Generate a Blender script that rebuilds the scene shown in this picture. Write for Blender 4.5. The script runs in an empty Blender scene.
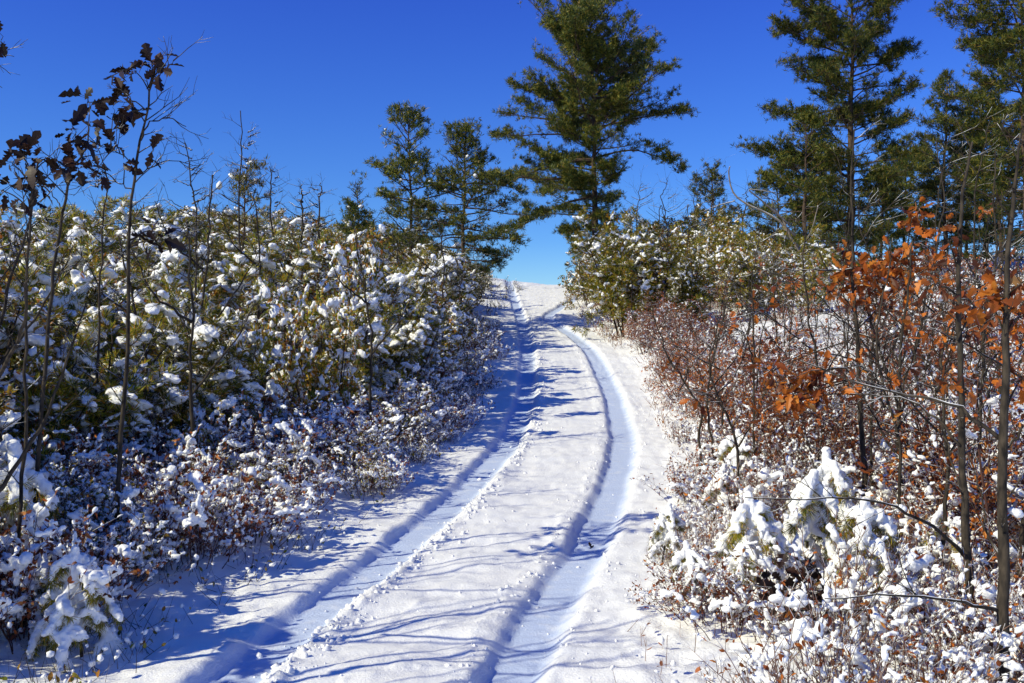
import bpy, math, random
import numpy as np
from mathutils import Vector, Matrix, Euler

rng = np.random.default_rng(7)
random.seed(7)
PI = math.pi
sc = bpy.context.scene
COL = sc.collection
CAMZ = 1.75

# ------------------------------------------------------------------ noise
_perm = np.random.default_rng(3).permutation(256)
_perm = np.concatenate([_perm, _perm])
_gr = np.random.default_rng(4).normal(size=(256, 2))
_gr /= np.linalg.norm(_gr, axis=1)[:, None]
def perlin(x, y):
    x = np.asarray(x, float); y = np.asarray(y, float)
    xi = np.floor(x).astype(int); yi = np.floor(y).astype(int)
    xf = x - xi; yf = y - yi
    xi &= 255; yi &= 255
    u = xf*xf*xf*(xf*(xf*6-15)+10); v = yf*yf*yf*(yf*(yf*6-15)+10)
    def g(ix, iy, fx, fy):
        gg = _gr[_perm[_perm[ix & 255] + (iy & 255)]]
        return gg[..., 0]*fx + gg[..., 1]*fy
    a = g(xi, yi, xf, yf); b = g(xi+1, yi, xf-1, yf)
    c = g(xi, yi+1, xf, yf-1); d = g(xi+1, yi+1, xf-1, yf-1)
    return (a*(1-u)+b*u)*(1-v) + (c*(1-u)+d*u)*v
def sstep(a, b, x):
    t = np.clip((x-a)/(b-a), 0, 1); return t*t*(3-2*t)

# ------------------------------------------------------------------ terrain
def table(pts, sig):
    ys = np.arange(-60, 500, 0.1)
    v = np.interp(ys, [p[0] for p in pts], [p[1] for p in pts])
    k = int(sig*40); w = np.exp(-0.5*(np.arange(-k, k+1)*0.1/sig)**2); w /= w.sum()
    vp = np.pad(v, k, mode='edge')
    s = np.convolve(vp, w, 'valid')
    return lambda y: np.interp(y, ys, s)
road_x = table([(-60, -6), (0, -2.0), (3, -1.25), (5.2, -.78), (6.25, -.60), (7.4, -.30), (10.1, .26), (12.9, .68),
                (17.4, 1.02), (23, 1.1), (32, .85), (40, 1.2), (48, 2.4), (60, 6)], .7)
road_z = table([(-60, -2), (0, -.12), (3, -.08), (5.2, -.03), (6.25, .01), (7.4, .10), (10.1, .25), (12.9, .47), (17.4, .83),
                (23, 1.52), (28, 2.0), (32, 2.42), (38, 3.25), (44, 4.05), (48, 4.5), (52, 4.62), (58, 4.4), (80, 2.5), (120, 0), (400, -4)], 1.1)
rut_l = table([(-60, -6.75), (0, -2.65), (3, -1.95), (5.2, -1.5), (6.2, -1.36), (7.4, -1.02), (10.1, -.49), (12.9, -.05),
               (17.4, .25), (23, .34), (32, .3), (38, .1), (48, -.2), (60, 0)], .6)
rut_r = table([(-60, -5.25), (0, -1.1), (3, -.5), (5.2, -.03), (6.2, .12), (7.4, .47), (10.1, 1.01), (12.9, 1.44),
               (17.4, 1.75), (23, 1.84), (28, 1.62), (32, 1.15), (33.5, 1.15), (36, 1.7), (40, 2.6), (46, 4.3), (60, 9)], .6)

def base_h(x, y):
    t = x - road_x(y)
    z = road_z(y)
    tl = np.maximum(-t-1.3, 0); tr = np.maximum(t-1.3, 0)
    k = .5 + .5*sstep(2, 12, y); kr = .08 + .92*sstep(4.5, 13, y)
    z = z + k*1.15*(1-np.exp(-tl/8.5)) + kr*1.9*(1-np.exp(-tr/13))
    off = sstep(1.2, 2.4, np.abs(t))
    fade = 1 - sstep(70, 110, np.abs(y))
    z = z + fade*off*np.where(t > 0, kr, k)*(.22*perlin(x*.33+3.1, y*.33+7.7) + .10*perlin(x*.9+1.3, y*.9) + .05*perlin(x*2.3, y*2.3+5.))
    return z
def ruts(x, y):
    """returns depth offset and a mask that is 1 inside a rut"""
    fade = 1 - sstep(60, 75, np.abs(y))
    dz = np.zeros_like(x); m = np.zeros_like(x)
    for f, dep, sd, bl, br_ in ((rut_l, .066, 0., .15, 1.), (rut_r, .066, 31., .6, .35)):
        yy = np.asarray(y)
        sl = (f(yy+.2)-f(yy-.2))/.4
        u = (x - f(yy)) / np.sqrt(1+sl*sl)
        u = u + .03*perlin(x*1.2+sd, y*1.5+sd) + .014*perlin(x*6+sd, y*6+sd)
        a = np.abs(u)
        ins = 1 - np.where(u < 0, sstep(.10, .205, a), sstep(.10, .25, a))
        lump = (.25+np.clip(perlin(x*8+sd, y*8)*1.6, 0, 1.2) + 1.0*np.clip(perlin(x*17, y*17+sd)*1.9-.1, 0, 1) + .7*np.clip(perlin(x*31, y*31+sd)*1.6, 0, 1))*np.where(u < 0, bl, br_)
        berm = np.exp(-((a-.275-.02*perlin(x*5, y*5+sd))/.06)**2)*lump*(.35+.65*np.clip(perlin(y*.9+sd, sd+x*.3)*2.2+.5, 0, 1))
        tyre = .006*np.sin(y*52+np.abs(u)*30)*(1-sstep(.06, .12, a))*0.6
        dz = dz + fade*(-dep*ins + .032*berm + tyre*ins)
        m = np.maximum(m, ins)
    return dz, m
def detail_h(x, y):
    t = x - road_x(y)
    fade = (1 - sstep(40, 75, np.abs(y)))
    dz, m = ruts(x, y)
    d = .036*perlin(x*.9+9, y*1.6) + .030*perlin(x*1.6, y*4.2+3) + .014*perlin(x*6, y*8+2) + .007*perlin(x*17, y*20) + .012*np.clip(perlin(x*11+5, y*12), .15, 1)
    d = d*(1-.85*m)
    edge = sstep(.9, 1.5, np.abs(t))
    d = d + edge*(.03*np.abs(perlin(x*3.5, y*3.5+8)) + .02*perlin(x*8+3, y*8))
    return fade*d + dz
def H(x, y):
    x = np.asarray(x, float); y = np.asarray(y, float)
    return base_h(x, y) + detail_h(x, y)
def gz(x, y): return float(H(np.array([x]), np.array([y]))[0])

# ------------------------------------------------------------------ mesh builder
def _ico(sub):
    import bmesh
    bm = bmesh.new(); bmesh.ops.create_icosphere(bm, subdivisions=sub, radius=1)
    v = np.array([q.co[:] for q in bm.verts]); f = np.array([[q.index for q in p.verts] for p in bm.faces])
    bm.free(); return v, f
ICO = {1: _ico(1), 2: _ico(2), 3: _ico(3)}

class MB:
    def __init__(s): s.v = []; s.t = []; s.q = []; s.mt = []; s.mq = []; s.n = 0
    def add(s, v, f, mat=0):
        v = np.asarray(v, float).reshape(-1, 3); f = np.asarray(f, int)
        if len(v) == 0 or len(f) == 0: return
        s.v.append(v)
        if f.shape[1] == 3: s.t.append(f+s.n); s.mt.append(np.full(len(f), mat))
        else: s.q.append(f+s.n); s.mq.append(np.full(len(f), mat))
        s.n += len(v)
    def tube(s, pts, radii, n=5, mat=0, lump=0.):
        pts = np.asarray(pts, float); k = len(pts); radii = np.broadcast_to(np.asarray(radii, float), (k,))
        tan = np.gradient(pts, axis=0); tan /= np.linalg.norm(tan, axis=1)[:, None]+1e-9
        ref = np.array([.31, .77, .13]); ref = ref if abs(tan[0]@ref) < .7 else np.array([.9, -.1, .2])
        a = np.cross(tan, ref); a /= np.linalg.norm(a, axis=1)[:, None]+1e-9
        b = np.cross(tan, a)
        th = np.arange(n)*2*PI/n
        r = radii[:, None]*(1+lump*rng.normal(size=(k, n)))
        v = pts[:, None, :] + r[..., None]*(np.cos(th)[None, :, None]*a[:, None, :] + np.sin(th)[None, :, None]*b[:, None, :])
        i = np.arange(k-1)[:, None]*n; j = np.arange(n)[None, :]; jn = (j+1) % n
        f = np.stack([i+j, i+jn, i+n+jn, i+n+j], -1).reshape(-1, 4)
        v = np.concatenate([v.reshape(-1, 3), pts[:1]-tan[:1]*radii[0]*.5, pts[-1:]+tan[-1:]*radii[-1]*.5])
        s.add(v, f, mat)
        o = s.n - len(v)
        c0 = np.stack([np.full(n, k*n), (np.arange(n)+1) % n, np.arange(n)], -1)
        c1 = np.stack([np.full(n, k*n+1), (k-1)*n+np.arange(n), (k-1)*n+(np.arange(n)+1) % n], -1)
        s.t.append(np.concatenate([c0, c1])+o); s.mt.append(np.full(2*n, mat))
    def blobs(s, c, dirs, la, ra, sub=1, jit=.16, mat=0, flat=.8):
        """rounded snow lumps: centres, long axis, half length, half width"""
        c = np.asarray(c, float).reshape(-1, 3); N = len(c)
        if N == 0: return
        d = np.asarray(dirs, float).reshape(-1, 3); d = d/(np.linalg.norm(d, axis=1)[:, None]+1e-9)
        up = np.array([0, 0, 1.]); side = np.cross(d, up); sl = np.linalg.norm(side, axis=1)
        side[sl < .1] = (1, 0, 0); side /= np.linalg.norm(side, axis=1)[:, None]
        w = np.cross(side, d)
        tv, tf = ICO[sub]; k = len(tv)
        la = np.broadcast_to(la, (N,)); ra = np.broadcast_to(ra, (N,))
        sc_ = 1 + jit*rng.normal(size=(N, k, 1))
        L = tv[None]*sc_
        v = c[:, None] + L[..., 0:1]*la[:, None, None]*d[:, None] + L[..., 1:2]*ra[:, None, None]*side[:, None] + L[..., 2:3]*(ra*flat)[:, None, None]*w[:, None]
        f = (np.arange(N)[:, None, None]*k + tf[None]).reshape(-1, 3)
        s.add(v.reshape(-1, 3), f, mat)
    def lumps(s, c, d, size, jit=.17):
        """irregular caps of snow, each a few overlapping lumps lying along a twig"""
        c = np.asarray(c, float).reshape(-1, 3); n = len(c)
        if n == 0: return
        d = np.asarray(d, float).reshape(-1, 3); d = d/(np.linalg.norm(d, axis=1)[:, None]+1e-9)
        size = np.broadcast_to(size, (n,))
        for q in range(3):
            t = (q-1)*rng.uniform(.5, 1., n)*size
            cc = c + d*t[:, None] + rng.normal(size=(n, 3))*(size*.28)[:, None]
            s.blobs(cc, d+.5*rng.normal(size=(n, 3)), size*rng.uniform(.55, 1.0, n), size*rng.uniform(.4, .72, n), 1, jit)
    def tufts(s, c, dirs, n=14, ln=.1, wd=.006, spread=.8, mat=0):
        c = np.asarray(c, float).reshape(-1, 3); N = len(c)
        if N == 0: return
        d = np.asarray(dirs, float).reshape(-1, 3); d = d/(np.linalg.norm(d, axis=1)[:, None]+1e-9)
        dd = d[:, None] + spread*rng.normal(size=(N, n, 3)); dd /= np.linalg.norm(dd, axis=2)[..., None]+1e-9
        sd = np.cross(dd, rng.normal(size=(N, n, 3))); sd /= np.linalg.norm(sd, axis=2)[..., None]+1e-9
        l = ln*rng.uniform(.6, 1.15, size=(N, n, 1))
        b = c[:, None] - d[:, None]*ln*.3*rng.uniform(0, 1, size=(N, n, 1)) + dd*.012
        m = b + dd*l*.45
        v = np.stack([b, m+sd*wd*.5, b+dd*l, m-sd*wd*.5], 2).reshape(-1, 3)
        f = np.arange(N*n*4).reshape(-1, 4)
        s.add(v, f, mat)
    def leaves(s, c, dirs, ln=.05, wd=.03, mat=0, shape='ovate', tilt=.6):
        c = np.asarray(c, float).reshape(-1, 3); N = len(c)
        if N == 0: return
        d = np.asarray(dirs, float).reshape(-1, 3); d = d/(np.linalg.norm(d, axis=1)[:, None]+1e-9)
        nn = np.array([0, 0, 1.]) + tilt*rng.normal(size=(N, 3))
        side = np.cross(d, nn); side /= np.linalg.norm(side, axis=1)[:, None]+1e-9
        nn = np.cross(side, d)
        if shape == 'oak':
            half = [(0, .02), (.12, .10), (.25, .22), (.33, .34), (.42, .18), (.52, .36), (.62, .46), (.70, .22), (.80, .34), (.88, .26), (1., .0)]
        else:
            half = [(0, .0), (.25, .42), (.6, .45), (1., 0.)]
        u = np.array([p[0] for p in half]); w = np.array([p[1] for p in half]); k = len(half)
        fold = rng.uniform(.1, .7, size=(N, 1)); curl = rng.normal(size=(N, 1))*.6
        L = ln*rng.uniform(.65, 1.2, size=(N, 1)); W = wd/ln
        cen = c[:, None] + d[:, None]*(u[None]*L)[..., None] + nn[:, None]*(curl*L*u[None]**2)[..., None]
        ed = (w[None]*L*W)[..., None]
        up = nn[:, None]*(fold[..., None]*ed)
        Lf = cen + side[:, None]*ed + up; Rt = cen - side[:, None]*ed + up
        v = np.concatenate([cen, Lf, Rt], 1)
        i = np.arange(k-1)
        f = np.concatenate([np.stack([i, i+1, k+i+1, k+i], -1), np.stack([i, 2*k+i, 2*k+i+1, i+1], -1)])
        f = (np.arange(N)[:, None, None]*3*k + f[None]).reshape(-1, 4)
        s.add(v.reshape(-1, 3), f, mat)
    def build(s, name, mats, parent=None, smooth=True, origin=None):
        me = bpy.data.meshes.new(name)
        v = np.concatenate(s.v) if s.v else np.zeros((0, 3))
        if origin is not None: v = v - np.asarray(origin)
        t = np.concatenate(s.t) if s.t else np.zeros((0, 3), int); q = np.concatenate(s.q) if s.q else np.zeros((0, 4), int)
        nl = len(t)*3 + len(q)*4; nf = len(t)+len(q)
        me.vertices.add(len(v)); me.vertices.foreach_set('co', v.astype(np.float32).ravel())
        me.loops.add(nl); me.loops.foreach_set('vertex_index', np.concatenate([t.ravel(), q.ravel()]).astype(np.int32))
        me.polygons.add(nf)
        st = np.concatenate([np.arange(len(t))*3, len(t)*3+np.arange(len(q))*4]).astype(np.int32)
        me.polygons.foreach_set('loop_start', st)
        mi = np.concatenate(s.mt+s.mq) if nf else np.zeros(0)
        me.polygons.foreach_set('material_index', mi.astype(np.int32))
        me.polygons.foreach_set('use_smooth', np.full(nf, smooth))
        me.update(calc_edges=True); me.validate()
        for m in (mats if isinstance(mats, (list, tuple)) else [mats]): me.materials.append(m)
        o = bpy.data.objects.new(name, me); COL.objects.link(o)
        if parent: o.parent = parent
        if name in ('snow_cover', 'foliage', 'crown'): o['kind'] = 'stuff'
        return o

# ------------------------------------------------------------------ tagging
def tag(o, label=None, cat=None, group=None, kind=None):
    if label: o['label'] = label
    if cat: o['category'] = cat
    if group: o['group'] = group
    if kind: o['kind'] = kind
    return o
def thing(name, loc=(0, 0, 0), label=None, cat=None, group=None):
    o = bpy.data.objects.new(name, None); COL.objects.link(o); o.location = loc
    o.empty_display_size = .2
    return tag(o, label, cat, group)
_used = set()
def place(proto, loc, rz=0, s=1., label=None, group=None, sz=1., tilt=(0, 0)):
    if proto.name not in _used:
        _used.add(proto.name); o = proto
    else:
        o = proto.copy(); COL.objects.link(o)
        for ch in list(proto.children):
            c = ch.copy(); COL.objects.link(c); c.parent = o
    o.location = loc; o.rotation_euler = (tilt[0], tilt[1], rz); o.scale = (s, s, s*sz)
    if label: o['label'] = label
    if group: o['group'] = group
    elif 'group' in o: del o['group']
    return o

# ------------------------------------------------------------------ materials
def newmat(name):
    m = bpy.data.materials.new(name); m.use_nodes = True
    nt = m.node_tree; b = nt.nodes['Principled BSDF']
    return m, nt, b
def N(nt, t, **kw):
    n = nt.nodes.new(t)
    for k, v in kw.items(): setattr(n, k, v)
    return n
def ramp(nt, stops):
    r = N(nt, 'ShaderNodeValToRGB'); e = r.color_ramp.elements
    while len(e) < len(stops): e.new(.5)
    for k, (p, c) in enumerate(stops): e[k].position = p; e[k].color = (*c, 1)
    return r
def snow_mat(name, scale=60, bump=.35, dist=.02, ground=False):
    m, nt, b = newmat(name); L = nt.links
    tc = N(nt, 'ShaderNodeTexCoord')
    n1 = N(nt, 'ShaderNodeTexNoise'); n1.inputs['Scale'].default_value = scale; n1.inputs['Detail'].default_value = 5; n1.inputs['Roughness'].default_value = .65
    L.new(tc.outputs['Object'], n1.inputs['Vector'])
    bp = N(nt, 'ShaderNodeBump'); bp.inputs['Strength'].default_value = bump; bp.inputs['Distance'].default_value = dist
    L.new(n1.outputs['Fac'], bp.inputs['Height']); L.new(bp.outputs['Normal'], b.inputs['Normal'])
    n2 = N(nt, 'ShaderNodeTexNoise'); n2.inputs['Scale'].default_value = 2.2 if ground else 9; n2.inputs['Detail'].default_value = 4
    L.new(tc.outputs['Object'], n2.inputs['Vector'])
    r = ramp(nt, [(.3, (.88, .89, .92)), (.7, (.95, .945, .94))])
    L.new(n2.outputs['Fac'], r.inputs['Fac']); col = r.outputs['Color']
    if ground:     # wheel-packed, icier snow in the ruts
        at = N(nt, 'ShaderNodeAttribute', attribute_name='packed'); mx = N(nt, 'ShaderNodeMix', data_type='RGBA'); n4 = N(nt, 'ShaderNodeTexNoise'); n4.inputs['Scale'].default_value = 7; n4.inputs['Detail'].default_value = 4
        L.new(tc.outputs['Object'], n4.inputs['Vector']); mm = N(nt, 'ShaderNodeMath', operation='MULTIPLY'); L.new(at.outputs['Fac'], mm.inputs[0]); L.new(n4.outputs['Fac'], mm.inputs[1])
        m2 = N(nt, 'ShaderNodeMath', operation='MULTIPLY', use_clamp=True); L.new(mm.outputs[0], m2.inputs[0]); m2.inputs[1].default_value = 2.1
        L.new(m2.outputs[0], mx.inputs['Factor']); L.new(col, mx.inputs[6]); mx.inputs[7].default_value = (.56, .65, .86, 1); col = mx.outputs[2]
    L.new(col, b.inputs['Base Color'])
    b.inputs['Roughness'].default_value = .55; b.inputs['Specular IOR Level'].default_value = .35
    return m
M = {}
M['snow'] = snow_mat('snow_lumps', 70, .5, .012)
M['ground'] = snow_mat('snow_field', 45, .55, .02, True)
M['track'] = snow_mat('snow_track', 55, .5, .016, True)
def leafy(name, stops, rough=.55, trans=.25, snow=0., objvar=.25, spec=.3):
    m, nt, b = newmat(name); L = nt.links
    g = N(nt, 'ShaderNodeNewGeometry')
    r = ramp(nt, stops); L.new(g.outputs['Random Per Island'], r.inputs['Fac'])
    oi = N(nt, 'ShaderNodeObjectInfo')
    hs = N(nt, 'ShaderNodeHueSaturation')
    mr = N(nt, 'ShaderNodeMapRange'); mr.inputs['To Min'].default_value = 1-objvar; mr.inputs['To Max'].default_value = 1+objvar
    L.new(oi.outputs['Random'], mr.inputs['Value']); L.new(mr.outputs['Result'], hs.inputs['Value'])
    L.new(r.outputs['Color'], hs.inputs['Color'])
    col = hs.outputs['Color']
    if snow > 0:       # snow caught on the upper sides of the leaves
        sp = N(nt, 'ShaderNodeSeparateXYZ'); L.new(g.outputs['True Normal'], sp.inputs['Vector'])
        ab = N(nt, 'ShaderNodeMath', operation='ABSOLUTE'); L.new(sp.outputs['Z'], ab.inputs[0])
        tc = N(nt, 'ShaderNodeTexCoord'); nz = N(nt, 'ShaderNodeTexNoise'); nz.inputs['Scale'].default_value = 14; nz.inputs['Detail'].default_value = 3
        L.new(tc.outputs['Object'], nz.inputs['Vector'])
        mu = N(nt, 'ShaderNodeMath', operation='MULTIPLY'); L.new(ab.outputs[0], mu.inputs[0]); L.new(nz.outputs['Fac'], mu.inputs[1])
        m2 = N(nt, 'ShaderNodeMapRange'); m2.inputs['From Min'].default_value = .52-snow*.3; m2.inputs['From Max'].default_value = .60-snow*.3
        L.new(mu.outputs[0], m2.inputs['Value'])
        mx = N(nt, 'ShaderNodeMix', data_type='RGBA'); L.new(m2.outputs['Result'], mx.inputs['Factor'])
        L.new(col, mx.inputs[6]); mx.inputs[7].default_value = (.85, .86, .9, 1); col = mx.outputs[2]
    L.new(col, b.inputs['Base Color'])
    b.inputs['Roughness'].default_value = rough; b.inputs['Specular IOR Level'].default_value = spec
    if trans > 0:
        tr = N(nt, 'ShaderNodeBsdfTranslucent'); L.new(col, tr.inputs['Color'])
        ms = N(nt, 'ShaderNodeMixShader'); ms.inputs['Fac'].default_value = trans
        L.new(b.outputs['BSDF'], ms.inputs[1]); L.new(tr.outputs['BSDF'], ms.inputs[2])
        L.new(ms.outputs['Shader'], nt.nodes['Material Output'].inputs['Surface'])
    return m
M['needle_pine'] = leafy('pine_needles', [(0, (.012, .032, .007)), (.4, (.045, .075, .013)), (.72, (.15, .16, .02)), (.9, (.28, .23, .028)), (1, (.26, .14, .03))], .5, .2)
M['needle_scrub'] = leafy('scrub_needles', [(0, (.018, .032, .006)), (.3, (.10, .135, .016)), (.68, (.42, .37, .03)), (.84, (.36, .13, .02)), (1, (.60, .50, .07))], .5, .42, .2, .5)
M['leaf_olive'] = leafy('scrub_leaves', [(0, (.025, .04, .008)), (.35, (.20, .22, .022)), (.6, (.32, .17, .025)), (.75, (.36, .12, .02)), (1, (.58, .46, .06))], .45, .42, .25, .42)
M['leaf_rust'] = leafy('rust_leaves', [(0, (.06, .018, .010)), (.3, (.24, .058, .014)), (.6, (.52, .14, .018)), (.85, (.62, .22, .03)), (1, (.5, .3, .12))], .45, .35)
M['leaf_brown'] = leafy('dry_brown_leaves', [(0, (.05, .018, .010)), (.45, (.19, .05, .018)), (.8, (.38, .10, .022)), (1, (.44, .20, .05))], .5, .3, .25)
M['leaf_dark'] = leafy('dark_oak_leaves', [(0, (.012, .007, .006)), (.6, (.03, .013, .009)), (1, (.09, .03, .014))], .5, .12)
def bark(name, c0, c1, sc_=18, snow=0.):
    m, nt, b = newmat(name); L = nt.links
    tc = N(nt, 'ShaderNodeTexCoord'); mp = N(nt, 'ShaderNodeMapping'); mp.inputs['Scale'].default_value = (1, 1, .4)
    L.new(tc.outputs['Object'], mp.inputs['Vector'])
    nz = N(nt, 'ShaderNodeTexNoise'); nz.inputs['Scale'].default_value = sc_; nz.inputs['Detail'].default_value = 5
    L.new(mp.outputs['Vector'], nz.inputs['Vector'])
    r = ramp(nt, [(.3, c0), (.7, c1)]); L.new(nz.outputs['Fac'], r.inputs['Fac'])
    col = r.outputs['Color']
    if snow > 0:
        g = N(nt, 'ShaderNodeNewGeometry'); sp = N(nt, 'ShaderNodeSeparateXYZ'); L.new(g.outputs['Normal'], sp.inputs['Vector'])
        n3 = N(nt, 'ShaderNodeTexNoise'); n3.inputs['Scale'].default_value = 5; L.new(tc.outputs['Object'], n3.inputs['Vector'])
        ad = N(nt, 'ShaderNodeMath', operation='ADD'); L.new(sp.outputs['Z'], ad.inputs[0]); L.new(n3.outputs['Fac'], ad.inputs[1])
        mr = N(nt, 'ShaderNodeMapRange'); mr.inputs['From Min'].default_value = 1.35-snow; mr.inputs['From Max'].default_value = 1.5-snow
        L.new(ad.outputs[0], mr.inputs['Value'])
        mx = N(nt, 'ShaderNodeMix', data_type='RGBA'); L.new(mr.outputs['Result'], mx.inputs['Factor'])
        L.new(col, mx.inputs[6]); mx.inputs[7].default_value = (.86, .87, .9, 1); col = mx.outputs[2]
    bp = N(nt, 'ShaderNodeBump'); bp.inputs['Strength'].default_value = .6; bp.inputs['Distance'].default_value = .01
    L.new(nz.outputs['Fac'], bp.inputs['Height']); L.new(bp.outputs['Normal'], b.inputs['Normal'])
    L.new(col, b.inputs['Base Color']); b.inputs['Roughness'].default_value = .85; b.inputs['Specular IOR Level'].default_value = .2
    return m
M['bark_pine'] = bark('pine_bark', (.035, .025, .02), (.12, .08, .06))
M['bark_oak'] = bark('oak_bark', (.012, .010, .009), (.075, .058, .042), 34, .10)
M['bark_grey'] = bark('dead_wood', (.10, .085, .075), (.26, .22, .19), 22, .25)
M['twig'] = bark('twig_bark', (.05, .022, .016), (.15, .07, .05), 12, .3)
M['twig_pale'] = bark('pale_twig_bark', (.12, .06, .045), (.30, .18, .13), 12, .3)
M['stem'] = bark('shrub_bark', (.018, .013, .01), (.07, .048, .036), 16, .25)

# ------------------------------------------------------------------ growth helpers
def grow(p, d, L, n=6, wander=.15, up=0.):
    p = np.asarray(p, float); d = np.asarray(d, float); d = d/np.linalg.norm(d)
    pts = [p]; st = L/(n-1)
    for i in range(n-1):
        d = d + wander*rng.normal(size=3) + np.array([0, 0, up]); d /= np.linalg.norm(d)
        p = p + d*st; pts.append(p)
    return np.array(pts)
def along(pts, t):
    k = t*(len(pts)-1); i = min(int(k), len(pts)-2); f = k-i
    return pts[i]*(1-f)+pts[i+1]*f, (pts[i+1]-pts[i])/(np.linalg.norm(pts[i+1]-pts[i])+1e-9)
def perp(d):
    v = rng.normal(size=3); v -= d*(v@d); return v/np.linalg.norm(v)
def P(px, py, d): return np.array([(px-512)/1000*d, d, (341-py)/1000*d + CAMZ])

def weld(o, vox, strength, nscale, it=1):
    """joins overlapping lumps into one uneven coat of snow"""
    md = o.modifiers.new('weld', 'REMESH'); md.mode = 'VOXEL'; md.voxel_size = vox; md.use_smooth_shade = True
    tx = bpy.data.textures.new('lumps', 'CLOUDS'); tx.noise_scale = nscale; tx.noise_depth = 3
    dm = o.modifiers.new('lumpy', 'DISPLACE'); dm.texture = tx; dm.strength = strength; dm.mid_level = .5
    if it: sm = o.modifiers.new('soften', 'SMOOTH'); sm.iterations = it; sm.factor = .5
    me = bpy.data.meshes.new_from_object(o.evaluated_get(bpy.context.evaluated_depsgraph_get()))
    o.modifiers.clear(); o.data = me
    return o

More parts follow.
